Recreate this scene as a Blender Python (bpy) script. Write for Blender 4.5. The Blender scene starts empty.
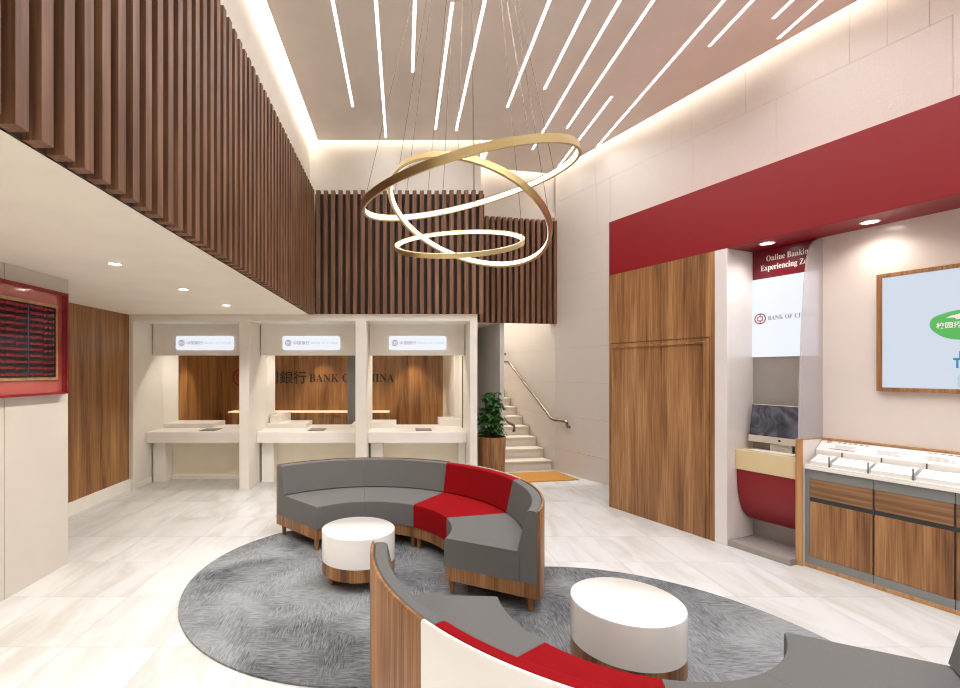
import bpy, bmesh, math, random
from mathutils import Vector, Matrix
random.seed(4)
sc = bpy.context.scene
col = sc.collection
PI = math.pi

# ------------------------------------------------------------------ materials
def srgb(r, g, b):
    f = lambda c: c/12.92 if c <= .04045 else ((c+.055)/1.055)**2.4
    return (f(r/255), f(g/255), f(b/255), 1)

def new_mat(name):
    m = bpy.data.materials.new(name); m.use_nodes = True
    nt = m.node_tree
    return m, nt, nt.nodes['Principled BSDF'], nt.nodes, nt.links

def plain(name, c, rough=.5, metal=0, bump=0, bscale=200, spec=.5, coat=0):
    m, nt, b, N, L = new_mat(name)
    b.inputs['Base Color'].default_value = c
    b.inputs['Roughness'].default_value = rough
    b.inputs['Metallic'].default_value = metal
    b.inputs['Specular IOR Level'].default_value = spec
    b.inputs['Coat Weight'].default_value = coat
    b.inputs['Coat Roughness'].default_value = .05
    tc = N.new('ShaderNodeTexCoord')
    no = N.new('ShaderNodeTexNoise'); no.inputs['Scale'].default_value = bscale
    no.inputs['Detail'].default_value = 3
    L.new(tc.outputs['Object'], no.inputs['Vector'])
    mx = N.new('ShaderNodeMix'); mx.data_type = 'RGBA'
    mx.inputs[6].default_value = tuple(v*.93 for v in c[:3])+(1,)
    mx.inputs[7].default_value = tuple(min(1, v*1.07) for v in c[:3])+(1,)
    L.new(no.outputs['Fac'], mx.inputs[0]); L.new(mx.outputs[2], b.inputs['Base Color'])
    if bump:
        bp = N.new('ShaderNodeBump'); bp.inputs['Strength'].default_value = bump
        bp.inputs['Distance'].default_value = .004
        L.new(no.outputs['Fac'], bp.inputs['Height']); L.new(bp.outputs['Normal'], b.inputs['Normal'])
    return m

def glow(name, c, s):
    m, nt, b, N, L = new_mat(name)
    b.inputs['Base Color'].default_value = c
    b.inputs['Emission Color'].default_value = c
    b.inputs['Emission Strength'].default_value = s
    b.inputs['Roughness'].default_value = .4
    if s < 1.1:
        b.inputs['Base Color'].default_value = tuple(v*.08 for v in c[:3])+(1,)
        b.inputs['Roughness'].default_value = .2
    return m

def wood(name, dark, mid, light, grain='z', band=7, rough=.5, low=.35, contrast=1):
    m, nt, b, N, L = new_mat(name)
    tc = N.new('ShaderNodeTexCoord')
    def noise(sx, sz, detail, dist=0):
        mp = N.new('ShaderNodeMapping')
        v = (sx, sx, sz) if grain == 'z' else (sz, sz, sx)
        if grain == 'y': v = (sx, sz, sx)
        mp.inputs['Scale'].default_value = v
        L.new(tc.outputs['Object'], mp.inputs['Vector'])
        n = N.new('ShaderNodeTexNoise'); n.inputs['Scale'].default_value = 1
        n.inputs['Detail'].default_value = detail; n.inputs['Distortion'].default_value = dist
        L.new(mp.outputs['Vector'], n.inputs['Vector'])
        return n.outputs['Fac']
    a = noise(band, low, 3, .4); g = noise(90, 2.2, 4, .2); k = noise(28, 1.0, 3, 1.2)
    m1 = N.new('ShaderNodeMath'); m1.operation = 'MULTIPLY_ADD'
    L.new(a, m1.inputs[0]); m1.inputs[1].default_value = .47
    m2 = N.new('ShaderNodeMath'); m2.operation = 'MULTIPLY_ADD'
    L.new(g, m2.inputs[0]); m2.inputs[1].default_value = .3
    L.new(m1.outputs[0], m2.inputs[2])
    m3 = N.new('ShaderNodeMath'); m3.operation = 'MULTIPLY'; m3.inputs[1].default_value = .23
    L.new(k, m3.inputs[0]); L.new(m3.outputs[0], m1.inputs[2])
    cr = N.new('ShaderNodeValToRGB')
    e = cr.color_ramp.elements
    e[0].position = .5-.16/contrast; e[0].color = dark
    e[1].position = .5+.17/contrast; e[1].color = light
    x = cr.color_ramp.elements.new(.5); x.color = mid
    L.new(m2.outputs[0], cr.inputs['Fac'])
    L.new(cr.outputs['Color'], b.inputs['Base Color'])
    b.inputs['Roughness'].default_value = rough
    bp = N.new('ShaderNodeBump'); bp.inputs['Strength'].default_value = .15
    bp.inputs['Distance'].default_value = .002
    L.new(g, bp.inputs['Height']); L.new(bp.outputs['Normal'], b.inputs['Normal'])
    return m

M = {}
M['white'] = plain('warm_white_paint', srgb(234, 228, 218), .5, bscale=3)
M['counter'] = plain('counter_white', srgb(242, 237, 229), .3, bscale=4)
M['panelback'] = plain('cream_panel', srgb(246, 238, 216), .5, bscale=4)
M['ceil'] = plain('ceiling_paint', srgb(216, 202, 188), .7, bscale=3)
M['ceil_main'] = plain('main_ceiling_paint', srgb(238, 228, 216), .7, bscale=3)
M['ceillow'] = plain('low_ceiling_paint', srgb(246, 237, 221), .7, bscale=3)
M['colpanel'] = plain('column_panel', srgb(208, 200, 190), .35, bscale=3)
M['stone'] = plain('white_stone', srgb(216, 208, 200), .6, bump=.6, bscale=70)
M['joint'] = plain('joint_grey', srgb(168, 156, 146), .8)
M['gloss'] = plain('glossy_white', srgb(240, 238, 233), .12, bscale=3, coat=.6)
M['niche'] = plain('white_lacquer', srgb(224, 216, 212), .16, bscale=3, coat=.4)
M['wallgloss'] = plain('lacquered_wall', srgb(226, 214, 206), .22, bscale=3, coat=.3)
M['red'] = plain('red_lacquer', srgb(132, 6, 18), .45, bscale=2)
M['darkred'] = plain('sign_red', srgb(105, 14, 28), .3, bscale=2)
M['redglass'] = plain('red_glass', srgb(188, 76, 72), .08, bscale=2, coat=1)
M['slat'] = wood('walnut_slat', srgb(78, 49, 31), srgb(116, 79, 54), srgb(150, 108, 78), band=16, rough=.55, low=1.2)
M['slatback'] = plain('slat_backing', srgb(56, 37, 26), .7)
M['wood'] = wood('oak_veneer', srgb(96, 60, 32), srgb(146, 101, 60), srgb(184, 138, 92), band=7, rough=.42, low=.5, contrast=1.25)
M['woodwall'] = wood('oak_wall', srgb(96, 60, 30), srgb(146, 100, 56), srgb(178, 132, 82), band=7, rough=.4, low=.45, contrast=1.25)
M['woodedge'] = wood('oak_edge', srgb(150, 104, 62), srgb(182, 134, 86), srgb(204, 158, 110), band=20, rough=.45)
M['woodh'] = wood('oak_horizontal', srgb(88, 60, 38), srgb(132, 96, 64), srgb(166, 128, 92), grain='x', band=26, rough=.4)
M['fab'] = plain('grey_fabric', srgb(114, 113, 111), .95, bump=.8, bscale=420, spec=.15)
M['fabred'] = plain('red_fabric', srgb(148, 12, 20), .9, bump=.8, bscale=420, spec=.12)
M['gold'] = plain('brushed_brass', srgb(206, 184, 136), .32, 1, bscale=30)
M['steel'] = plain('steel', srgb(128, 116, 104), .28, 1, bscale=30)
M['grey'] = plain('grey_frame', srgb(128, 130, 128), .45, bscale=5)
M['darkgrey'] = plain('dark_grey', srgb(64, 64, 64), .6)
M['black'] = plain('black', srgb(12, 10, 10), .6, spec=.2)
M['nicheback'] = plain('brushed_grey', srgb(160, 154, 148), .35, .3, bscale=8)
M['plinth'] = plain('taupe_plinth', srgb(150, 140, 134), .5, bscale=4)
M['beige'] = plain('beige_laminate', srgb(214, 192, 150), .5, bscale=4)
M['greywall'] = plain('grey_wall', srgb(214, 211, 207), .6, bscale=3)
M['pillar'] = plain('pillar_grey', srgb(104, 102, 100), .6, bscale=3)
M['step'] = plain('step_stone', srgb(216, 206, 192), .6, bump=.3, bscale=30)
M['paper'] = plain('paper', srgb(232, 230, 228), .6, bscale=6)
M['ink'] = plain('grey_ink', srgb(120, 120, 124), .7)
M['inkred'] = plain('red_ink', srgb(176, 28, 36), .6)
M['logored'] = plain('emblem_red', srgb(150, 20, 30), .4)
M['letter'] = plain('letter_black', srgb(40, 28, 22), .4)
M['leaf'] = plain('leaf_green', srgb(52, 100, 42), .35, bscale=12)
M['stem'] = plain('stem', srgb(70, 60, 40), .7)
M['soil'] = plain('soil', srgb(50, 36, 26), .95, bump=1, bscale=60)
M['chalk'] = plain('white_letter', srgb(238, 230, 228), .5)
M['keys'] = plain('keycap', srgb(236, 234, 230), .4)
M['alu'] = plain('aluminium', srgb(206, 196, 180), .35, .3, bscale=10)
M['led'] = glow('led_tube', (.97, .98, 1, 1), 3)
M['ledslot'] = glow('cove_led', (1, .96, .90, 1), 3.8)
M['ringled'] = glow('ring_led', (1, .91, .76, 1), 1.15)
M['lens'] = glow('downlight_lens', (1, .95, .9, 1), 9)
M['signlit'] = glow('lit_sign_face', srgb(238, 242, 250), .66)
M['screenlit'] = glow('lit_screen', srgb(232, 237, 246), .70)
M['tvlit'] = glow('tv_screen', srgb(212, 222, 236), .62)
M['logo_lit'] = plain('sign_emblem', srgb(170, 140, 150), .5)
M['ledred'] = glow('led_red', (.80, .02, .05, 1), .42)
M['ledblue'] = glow('led_blue', (.10, .14, .3, 1), .35)
M['green'] = glow('screen_green', srgb(96, 188, 100), .62)
M['cyan'] = glow('screen_cyan', srgb(50, 150, 180), .62)
M['cyanpale'] = glow('screen_pale_cyan', srgb(180, 214, 228), .6)
M['orange'] = glow('screen_orange', srgb(230, 150, 50), .5)
M['shelfglow'] = glow('shelf_glow', (1, .76, .42, 1), .8)

def mk_glass(name, tint, mixv, rough=.02):
    m, nt, b, N, L = new_mat(name)
    N.remove(b)
    t = N.new('ShaderNodeBsdfTransparent'); t.inputs['Color'].default_value = tint
    g = N.new('ShaderNodeBsdfGlossy'); g.inputs['Roughness'].default_value = rough
    fr = N.new('ShaderNodeFresnel')
    ge = N.new('ShaderNodeNewGeometry'); io = N.new('ShaderNodeMath'); io.operation = 'MULTIPLY_ADD'
    io.inputs[1].default_value = 1/1.45-1.45; io.inputs[2].default_value = 1.45
    L.new(ge.outputs['Backfacing'], io.inputs[0]); L.new(io.outputs[0], fr.inputs['IOR'])
    ml = N.new('ShaderNodeMath'); ml.operation = 'MULTIPLY'; ml.inputs[1].default_value = mixv
    L.new(fr.outputs[0], ml.inputs[0])
    mx = N.new('ShaderNodeMixShader')
    L.new(ml.outputs[0], mx.inputs[0]); L.new(t.outputs[0], mx.inputs[1]); L.new(g.outputs[0], mx.inputs[2])
    L.new(mx.outputs[0], N['Material Output'].inputs['Surface'])
    return m
M['glass'] = mk_glass('clear_glass', (.99, .99, .99, 1), .3)

def mk_frost():
    m, nt, b, N, L = new_mat('translucent_acrylic')
    b.inputs['Base Color'].default_value = srgb(214, 206, 208)
    b.inputs['Roughness'].default_value = .12
    t = N.new('ShaderNodeBsdfTransparent'); t.inputs['Color'].default_value = (.95, .95, .97, 1)
    mx = N.new('ShaderNodeMixShader'); mx.inputs[0].default_value = .5
    L.new(t.outputs[0], mx.inputs[1]); L.new(b.outputs[0], mx.inputs[2])
    L.new(mx.outputs[0], N['Material Output'].inputs['Surface'])
    return m
M['frost'] = mk_frost()

def mk_floor():
    m, nt, b, N, L = new_mat('marble_tiles')
    tc = N.new('ShaderNodeTexCoord')
    mp = N.new('ShaderNodeMapping'); mp.inputs['Location'].default_value = (2.009+.556*20, -2.870+.638*20, 0)
    L.new(tc.outputs['Object'], mp.inputs['Vector'])
    br = N.new('ShaderNodeTexBrick'); br.offset = 0; br.squash = 1
    br.inputs['Scale'].default_value = 1
    br.inputs['Brick Width'].default_value = .556; br.inputs['Row Height'].default_value = .638
    br.inputs['Mortar Size'].default_value = .0016; br.inputs['Mortar Smooth'].default_value = .3
    br.inputs['Color1'].default_value = srgb(212, 212, 211); br.inputs['Color2'].default_value = srgb(205, 205, 204)
    br.inputs['Mortar'].default_value = srgb(150, 146, 140)
    L.new(mp.outputs[0], br.inputs['Vector'])
    # per-tile shift so veining breaks at the joints
    sp = N.new('ShaderNodeSeparateXYZ'); L.new(mp.outputs[0], sp.inputs[0])
    def cell(out, w):
        d = N.new('ShaderNodeMath'); d.operation = 'DIVIDE'; d.inputs[1].default_value = w; L.new(out, d.inputs[0])
        f = N.new('ShaderNodeMath'); f.operation = 'FLOOR'; L.new(d.outputs[0], f.inputs[0]); return f.outputs[0]
    cb = N.new('ShaderNodeCombineXYZ'); L.new(cell(sp.outputs[0], .556), cb.inputs[0]); L.new(cell(sp.outputs[1], .638), cb.inputs[1])
    wn = N.new('ShaderNodeTexWhiteNoise'); L.new(cb.outputs[0], wn.inputs['Vector'])
    sc_ = N.new('ShaderNodeVectorMath'); sc_.operation = 'SCALE'; sc_.inputs['Scale'].default_value = 7
    L.new(wn.outputs['Color'], sc_.inputs[0])
    m2 = N.new('ShaderNodeMapping'); m2.inputs['Scale'].default_value = (4.2, 1.1, 1); m2.inputs['Rotation'].default_value = (0, 0, -.35)
    L.new(tc.outputs['Object'], m2.inputs['Vector'])
    ad = N.new('ShaderNodeVectorMath'); ad.operation = 'ADD'
    L.new(m2.outputs[0], ad.inputs[0]); L.new(sc_.outputs[0], ad.inputs[1])
    no = N.new('ShaderNodeTexNoise'); no.inputs['Scale'].default_value = 1; no.inputs['Detail'].default_value = 6
    no.inputs['Roughness'].default_value = .62; no.inputs['Distortion'].default_value = .6
    L.new(ad.outputs[0], no.inputs['Vector'])
    cr = N.new('ShaderNodeValToRGB'); e = cr.color_ramp.elements
    e[0].position = .34; e[0].color = srgb(214, 209, 198); e[1].position = .56; e[1].color = (1, 1, 1, 1)
    L.new(no.outputs['Fac'], cr.inputs['Fac'])
    mx = N.new('ShaderNodeMix'); mx.data_type = 'RGBA'; mx.blend_type = 'MULTIPLY'; mx.inputs[0].default_value = .6
    L.new(br.outputs['Color'], mx.inputs[6]); L.new(cr.outputs['Color'], mx.inputs[7])
    L.new(mx.outputs[2], b.inputs['Base Color'])
    b.inputs['Roughness'].default_value = .33; b.inputs['Specular IOR Level'].default_value = .4
    return m
M['floor'] = mk_floor()

def mk_rug():
    m, nt, b, N, L = new_mat('rug_grey')
    tc = N.new('ShaderNodeTexCoord')
    def noise(s, sc3, det, dist, rot=0):
        mp = N.new('ShaderNodeMapping'); mp.inputs['Scale'].default_value = sc3; mp.inputs['Rotation'].default_value = (0, 0, rot)
        L.new(tc.outputs['Object'], mp.inputs['Vector'])
        n = N.new('ShaderNodeTexNoise'); n.inputs['Scale'].default_value = s; n.inputs['Detail'].default_value = det
        n.inputs['Distortion'].default_value = dist; L.new(mp.outputs[0], n.inputs['Vector']); return n.outputs['Fac']
    a = noise(1.5, (1, 1, 1), 4, .8)
    r1 = noise(14, (1, 8, 1), 3, .9); r2 = noise(14, (8, 1, 1), 3, .9)
    pick = noise(2.3, (1, 1, 1), 1, 0)
    st = N.new('ShaderNodeValToRGB'); st.color_ramp.elements[0].position = .46; st.color_ramp.elements[1].position = .54
    L.new(pick, st.inputs['Fac'])
    mr = N.new('ShaderNodeMix'); L.new(st.outputs['Color'], mr.inputs[0]); L.new(r1, mr.inputs[2]); L.new(r2, mr.inputs[3])
    ma = N.new('ShaderNodeMath'); ma.operation = 'MULTIPLY_ADD'; ma.inputs[1].default_value = .55
    L.new(mr.outputs[0], ma.inputs[0])
    mb = N.new('ShaderNodeMath'); mb.operation = 'MULTIPLY'; mb.inputs[1].default_value = .65; L.new(a, mb.inputs[0]); L.new(mb.outputs[0], ma.inputs[2])
    cr = N.new('ShaderNodeValToRGB'); e = cr.color_ramp.elements
    e[0].position = .42; e[0].color = srgb(70, 72, 75); e[1].position = .74; e[1].color = srgb(148, 150, 152)
    L.new(ma.outputs[0], cr.inputs['Fac']); L.new(cr.outputs['Color'], b.inputs['Base Color'])
    b.inputs['Roughness'].default_value = .95; b.inputs['Specular IOR Level'].default_value = .1
    bp = N.new('ShaderNodeBump'); bp.inputs['Strength'].default_value = .8; bp.inputs['Distance'].default_value = .01
    L.new(ma.outputs[0], bp.inputs['Height']); L.new(bp.outputs[0], b.inputs['Normal'])
    return m
M['rug'] = mk_rug()

def mk_mat():
    m, nt, b, N, L = new_mat('coir_mat')
    tc = N.new('ShaderNodeTexCoord')
    w = N.new('ShaderNodeTexWave'); w.inputs['Scale'].default_value = 14; w.inputs['Distortion'].default_value = 3
    L.new(tc.outputs['Object'], w.inputs['Vector'])
    cr = N.new('ShaderNodeValToRGB'); cr.color_ramp.elements[0].color = srgb(150, 98, 30); cr.color_ramp.elements[1].color = srgb(204, 148, 62)
    L.new(w.outputs['Fac'], cr.inputs['Fac']); L.new(cr.outputs[0], b.inputs['Base Color']); b.inputs['Roughness'].default_value = .9
    return m
M['mat'] = mk_mat()

def mk_monitor():
    m, nt, b, N, L = new_mat('monitor_screen')
    tc = N.new('ShaderNodeTexCoord')
    n = N.new('ShaderNodeTexNoise'); n.inputs['Scale'].default_value = 5; n.inputs['Distortion'].default_value = 2.5
    L.new(tc.outputs['Object'], n.inputs['Vector'])
    cr = N.new('ShaderNodeValToRGB'); e = cr.color_ramp.elements
    e[0].position = .35; e[0].color = srgb(60, 52, 66); e[1].position = .7; e[1].color = srgb(140, 134, 146)
    L.new(n.outputs['Fac'], cr.inputs['Fac']); L.new(cr.outputs[0], b.inputs['Emission Color'])
    b.inputs['Emission Strength'].default_value = .28; b.inputs['Base Color'].default_value = (.01, .01, .015, 1)
    b.inputs['Roughness'].default_value = .06
    return m
M['monitor'] = mk_monitor()

# ------------------------------------------------------------------ frames and mesh builder
class Frame:
    def __init__(s, o, ex, ey): s.o = o; s.ex = ex; s.ey = ey
    def p(s, a, b, z): return Vector((s.o[0]+a*s.ex[0]+b*s.ey[0], s.o[1]+a*s.ex[1]+b*s.ey[1], z))
W = Frame((0, 0), (1, 0), (0, 1))
RF = Frame((2.508, 5.845), (.3872, -.9220), (.9220, .3872))     # s runs towards the viewer, t into the right wall
SF = Frame((2.49, 8.04), (.9806, .1961), (-.1961, .9806))       # stair frame: a across, b up the stair
def xw(y): return 5.865-.42*y                                    # stone wall plane

class MB:
    def __init__(s): s.v = []; s.f = []
    def add(s, vs, fs):
        n = len(s.v); s.v += [Vector(v) for v in vs]; s.f += [[n+i for i in f] for f in fs]; return s
    def box(s, a0, a1, b0, b1, z0, z1, fr=W):
        P = [fr.p(a, b, z) for z in (z0, z1) for a, b in ((a0, b0), (a1, b0), (a1, b1), (a0, b1))]
        return s.add(P, [(3, 2, 1, 0), (4, 5, 6, 7), (0, 1, 5, 4), (1, 2, 6, 5), (2, 3, 7, 6), (3, 0, 4, 7)])
    def prism(s, pts, d, flip=False):
        """closed loop of 3D points extruded by vector d"""
        n = len(pts); d = Vector(d); P = [Vector(p) for p in pts]+[Vector(p)+d for p in pts]
        return s.add(P, [tuple(range(n))[::-1], tuple(range(n, 2*n))]+[(i, (i+1) % n, n+(i+1) % n, n+i) for i in range(n)])
    def quad(s, a, b, c, d): return s.add([a, b, c, d], [(0, 1, 2, 3)])
    def loop_strip(s, rings, closed=True, caps=True):
        n = len(rings[0]); vs = [p for r in rings for p in r]; fs = []
        R = len(rings)
        for i in range(R-1):
            for j in range(n if closed else n-1):
                k = (j+1) % n
                fs.append((i*n+j, i*n+k, (i+1)*n+k, (i+1)*n+j))
        if caps: fs.append(tuple(range(n))[::-1]); fs.append(tuple((R-1)*n+j for j in range(n)))
        return s.add(vs, fs)
    def arc(s, c, prof, a0, a1, n=24):
        rings = []
        for i in range(n+1):
            a = math.radians(a0+(a1-a0)*i/n); ca, sa = math.cos(a), math.sin(a)
            rings.append([(c[0]+r*ca, c[1]+r*sa, z) for r, z in prof])
        return s.loop_strip(rings)
    def lathe(s, c, prof, n=48):
        vs = []; fs = []; m = len(prof)
        for i in range(n):
            a = 2*PI*i/n
            vs += [(c[0]+r*math.cos(a), c[1]+r*math.sin(a), z) for r, z in prof]
        for i in range(n):
            k = (i+1) % n
            for j in range(m-1): fs.append((i*m+j, k*m+j, k*m+j+1, i*m+j+1))
        if prof[0][0] > 1e-5: fs.append(tuple(i*m for i in range(n))[::-1])
        if prof[-1][0] > 1e-5: fs.append(tuple(i*m+m-1 for i in range(n)))
        return s.add(vs, fs)
    def tube(s, pts, r, n=10):
        P = [Vector(p) for p in pts]; rings = []
        up = Vector((0, 0, 1))
        for i, p in enumerate(P):
            t = (P[min(i+1, len(P)-1)]-P[max(i-1, 0)]).normalized()
            u = t.cross(up if abs(t.z) < .95 else Vector((1, 0, 0))).normalized(); v = t.cross(u)
            rr = r[i] if isinstance(r, (list, tuple)) else r
            rings.append([p+rr*(math.cos(2*PI*k/n)*u+math.sin(2*PI*k/n)*v) for k in range(n)])
        return s.loop_strip(rings)

base = {}
def obj(name, mb, mat, parent=None, smooth=False, bevel=0, loc=None, seg=2):
    me = bpy.data.meshes.new(name)
    off = base[parent.name] if parent else Vector(loc or (0, 0, 0))
    me.from_pydata([tuple(Vector(v)-off) for v in mb.v], [], mb.f)
    bm = bmesh.new(); bm.from_mesh(me)
    bmesh.ops.remove_doubles(bm, verts=bm.verts, dist=1e-6)
    bmesh.ops.recalc_face_normals(bm, faces=bm.faces)
    bm.to_mesh(me); bm.free()
    me.materials.append(mat)
    if smooth:
        for p in me.polygons: p.use_smooth = True
        me.set_sharp_from_angle(angle=math.radians(38))
    o = bpy.data.objects.new(name, me); col.objects.link(o)
    if parent: o.parent = parent
    else: o.location = off
    base[o.name] = off
    if bevel:
        b = o.modifiers.new('bevel', 'BEVEL'); b.width = bevel; b.segments = seg; b.limit_method = 'ANGLE'; b.angle_limit = math.radians(40)
        for p in me.polygons: p.use_smooth = True
        me.set_sharp_from_angle(angle=math.radians(38))
        b.harden_normals = False
    return o

def tag(o, label=None, cat=None, group=None, kind=None):
    if label: o['label'] = label
    if cat: o['category'] = cat
    if group: o['group'] = group
    if kind: o['kind'] = kind
    return o
def thing(name, loc, label, cat, group=None):
    o = bpy.data.objects.new(name, None); col.objects.link(o); o.location = loc; o.empty_display_size = .1
    base[o.name] = Vector(loc)
    return tag(o, label, cat, group)
def struct(name, mb, mat, label=None, cat=None, **k):
    o = obj(name, mb, mat, **k)
    return tag(o, label, cat, kind='structure' if not k.get('parent') else None)
def copy_thing(src, loc, label=None):
    r = src.copy(); col.objects.link(r); r.location = loc; base[r.name] = Vector(loc)
    if label: r['label'] = label
    for ch in list(src.children):
        c = ch.copy(); col.objects.link(c); c.parent = r
        for g in list(ch.children):
            d = g.copy(); col.objects.link(d); d.parent = c
    return r

def text_mb(body, size, o, U, V, N=None, ext=.002, align='LEFT', weight=0, spacing=1):
    cu = bpy.data.curves.new('t', 'FONT'); cu.body = body; cu.size = size; cu.align_x = align
    cu.extrude = ext; cu.offset = weight; cu.space_character = spacing; cu.resolution_u = 3; cu.space_line = .85
    ob = bpy.data.objects.new('t', cu); col.objects.link(ob)
    dg = bpy.context.evaluated_depsgraph_get()
    me = bpy.data.meshes.new_from_object(ob.evaluated_get(dg))
    U = Vector(U).normalized(); V = Vector(V).normalized(); Nn = U.cross(V); o = Vector(o)
    mb = MB()
    mb.add([o+U*v.co.x+V*v.co.y+Nn*v.co.z for v in me.vertices], [tuple(p.vertices) for p in me.polygons])
    xs = [v.co.x for v in me.vertices] or [0]
    mb.w = max(xs)-min(xs)
    bpy.data.objects.remove(ob); bpy.data.curves.remove(cu); bpy.data.meshes.remove(me)
    return mb
def fit_text(body, width, height, o, U, V, **k):
    """text scaled to a given width; o = lower left; cap height about height"""
    t = text_mb(body, 1.0, (0, 0, 0), (1, 0, 0), (0, 1, 0), ext=0, **k)
    xs = [v.x for v in t.v]; ys = [v.y for v in t.v]
    x0, x1, y0, y1 = min(xs), max(xs), min(ys), max(ys)
    sx = width/(x1-x0); sy = height/(y1-y0)
    U = Vector(U).normalized(); V = Vector(V).normalized(); o = Vector(o)
    r = MB(); r.v = [o+U*((v.x-x0)*sx)+V*((v.y-y0)*sy) for v in t.v]; r.f = t.f
    return r
def serif(s):
    out = ''
    for ch in s:
        if 'A' <= ch <= 'Z': out += chr(0x1D400+ord(ch)-65)
        elif 'a' <= ch <= 'z': out += chr(0x1D41A+ord(ch)-97)
        else: out += ch
    return out

def emblem_mb(c, U, V, R, d=.004):
    """round bank emblem: ring, centre square with rounded opening, vertical bar"""
    U = Vector(U).normalized(); V = Vector(V).normalized(); N = U.cross(V); c = Vector(c); mb = MB()
    def P(x, y, z=0): return c+U*(x*R)+V*(y*R)+N*z
    n = 48
    vs = []; fs = []
    for i in range(n):
        a = 2*PI*i/n
        vs += [P(math.cos(a), math.sin(a), d), P(.80*math.cos(a), .80*math.sin(a), d)]
    for i in range(n):
        k = (i+1) % n; fs.append((2*i, 2*k, 2*k+1, 2*i+1))
    mb.add(vs, fs)
    def rr(hw, hh, r, m=6):
        out = []
        for q, (sx, sy) in enumerate(((1, 1), (-1, 1), (-1, -1), (1, -1))):
            for i in range(m+1):
                a = PI/2*(q+i/m); out.append((sx*(hw-r)+r*math.cos(a), sy*(hh-r)+r*math.sin(a)))
        return out
    A = rr(.50, .44, .18); B = rr(.34, .28, .06); n = len(A)
    mb.add([P(x, y, d) for x, y in A]+[P(x, y, d) for x, y in B], [(i, (i+1) % n, n+(i+1) % n, n+i) for i in range(n)])
    for s in (1, -1):
        mb.quad(P(-.10, s*.43, d), P(.10, s*.43, d), P(.10, s*.82, d), P(-.10, s*.82, d))
    return mb

# ------------------------------------------------------------------ camera
EYE = 1.65
cam = bpy.data.cameras.new('camera'); co = bpy.data.objects.new('camera', cam); col.objects.link(co)
co.location = (0, 0, EYE); co.rotation_euler = (PI/2, 0, 0)
cam.sensor_width = 36; cam.sensor_fit = 'HORIZONTAL'; cam.lens = 18
cam.shift_x = (480-403)/960; cam.shift_y = (371-344)/960; cam.clip_start = .05
sc.camera = co

LOW = 2.43; TOP = 4.87; SLT = 4.14; UP = 5.05
# ------------------------------------------------------------------ shell
struct('floor', MB().box(-5.2, 6.8, -3.2, 12.2, -.1, 0), M['floor'], 'pale marble tiled floor of the banking hall', 'floor')
# left side
struct('wall_left', MB().box(-4.0, -3.80, 4.0, 6.66, 0, LOW), M['woodwall'], 'oak veneer wall left of the teller windows', 'wall')
struct('baseboard_left', MB().box(-3.80, -3.775, 4.12, 6.66, 0, .155), M['counter'], 'white baseboard under the oak veneer wall', 'baseboard', bevel=.003)
cm = MB().box(-5.2, -2.885, -3.1, 4.115, 0, LOW)
struct('wall_left_column', cm, M['joint'], 'pale column carrying the exchange rate display', 'column')
pn = MB()
for (y0, y1) in ((3.465, 4.12), (2.2, 3.459), (.94, 2.194), (-.4, .934), (-1.7, -.406), (-3.1, -1.706)):
    pn.box(-2.885, -2.875, y0, y1, 0, LOW)
pn.box(-3.8, -2.875, 4.115, 4.12, 0, LOW)
struct('wall_left_panelling', pn, M['colpanel'], 'smooth pale panels cladding the left column', 'wall panels', bevel=.0015)
# low ceiling (left aisle + counters + office)
cl = MB().box(-5.2, -1.33, -3.1, 6.62, LOW, LOW+.12); cl.box(-1.33, -1.301, -3.1, 6.62, LOW, LOW+.011); cl.box(-5.2, 1.03, 6.75, 10.6, LOW, LOW+.12); cl.box(-5.2, 1.03, 6.62, 6.75, LOW, LOW+.004)
struct('ceiling_low', cl, M['ceillow'], 'low white ceiling over the left aisle and tellers', 'ceiling')
# upper walls
struct('wall_left_upper', MB().box(-1.46, -1.321, -3.1, 6.93, LOW+.12, UP+.15), M['white'], 'white upper wall above the left slats', 'wall')
ub = MB().box(-1.46, 1.10, 6.79, 6.93, LOW+.12, UP+.15); ub.box(.96, 1.10, 6.93, 7.85, LOW+.12, UP+.15)
struct('wall_back_upper', ub, M['white'], 'white upper wall above the rear slats', 'wall')
ubr = MB(); a = Vector((1.10, 7.73)); b = Vector((2.545, 8.02)); d = Vector((-.2, .98))*.12
ubr.prism([(a.x, a.y, LOW+.02), (b.x, b.y, LOW+.02), (b.x+d.x, b.y+d.y, LOW+.02), (a.x+d.x, a.y+d.y, LOW+.02)], (0, 0, UP+.15-LOW-.02))
struct('wall_back_return', ubr, M['stone'], 'white wall above the lower rear slats', 'wall')
# stone wall on the right: backing and separate slabs with open joints
n0 = Vector((1, .42)).normalized()
def wallpt(y, out=0.0):    # out > 0 goes behind the wall
    return (xw(y)+n0.x*out, y+n0.y*out)
sb = MB(); p0 = wallpt(7.95, .012); p1 = wallpt(-3.1, .012); q0 = wallpt(7.95, .15); q1 = wallpt(-3.1, .15)
sb.prism([(*p0, 0), (*p1, 0), (*q1, 0), (*q0, 0)], (0, 0, UP+.15))
st0 = Vector((xw(7.95), 7.95)); sd = Vector((-.2, 1)).normalized(); sn = Vector((.9806, .1961))
u0 = st0+sn*.012; u1 = u0+sd*4.1
sb.prism([(*u0, 0), (*u1, 0), (*(u1+sn*.12), 0), (*(u0+sn*.12), 0)], (0, 0, 4.3))
struct('wall_right', sb, M['joint'], 'stone clad right wall running into the stair', 'wall')
bands = [0, .37, .92, 1.47, 2.02, 2.57, 3.12, 3.67, 4.43, UP+.14]
sl = MB(); G = .0013
wd = Vector((-.42, 1)).normalized()      # away from viewer along the wall
W0 = Vector((xw(7.95), 7.95))
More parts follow.
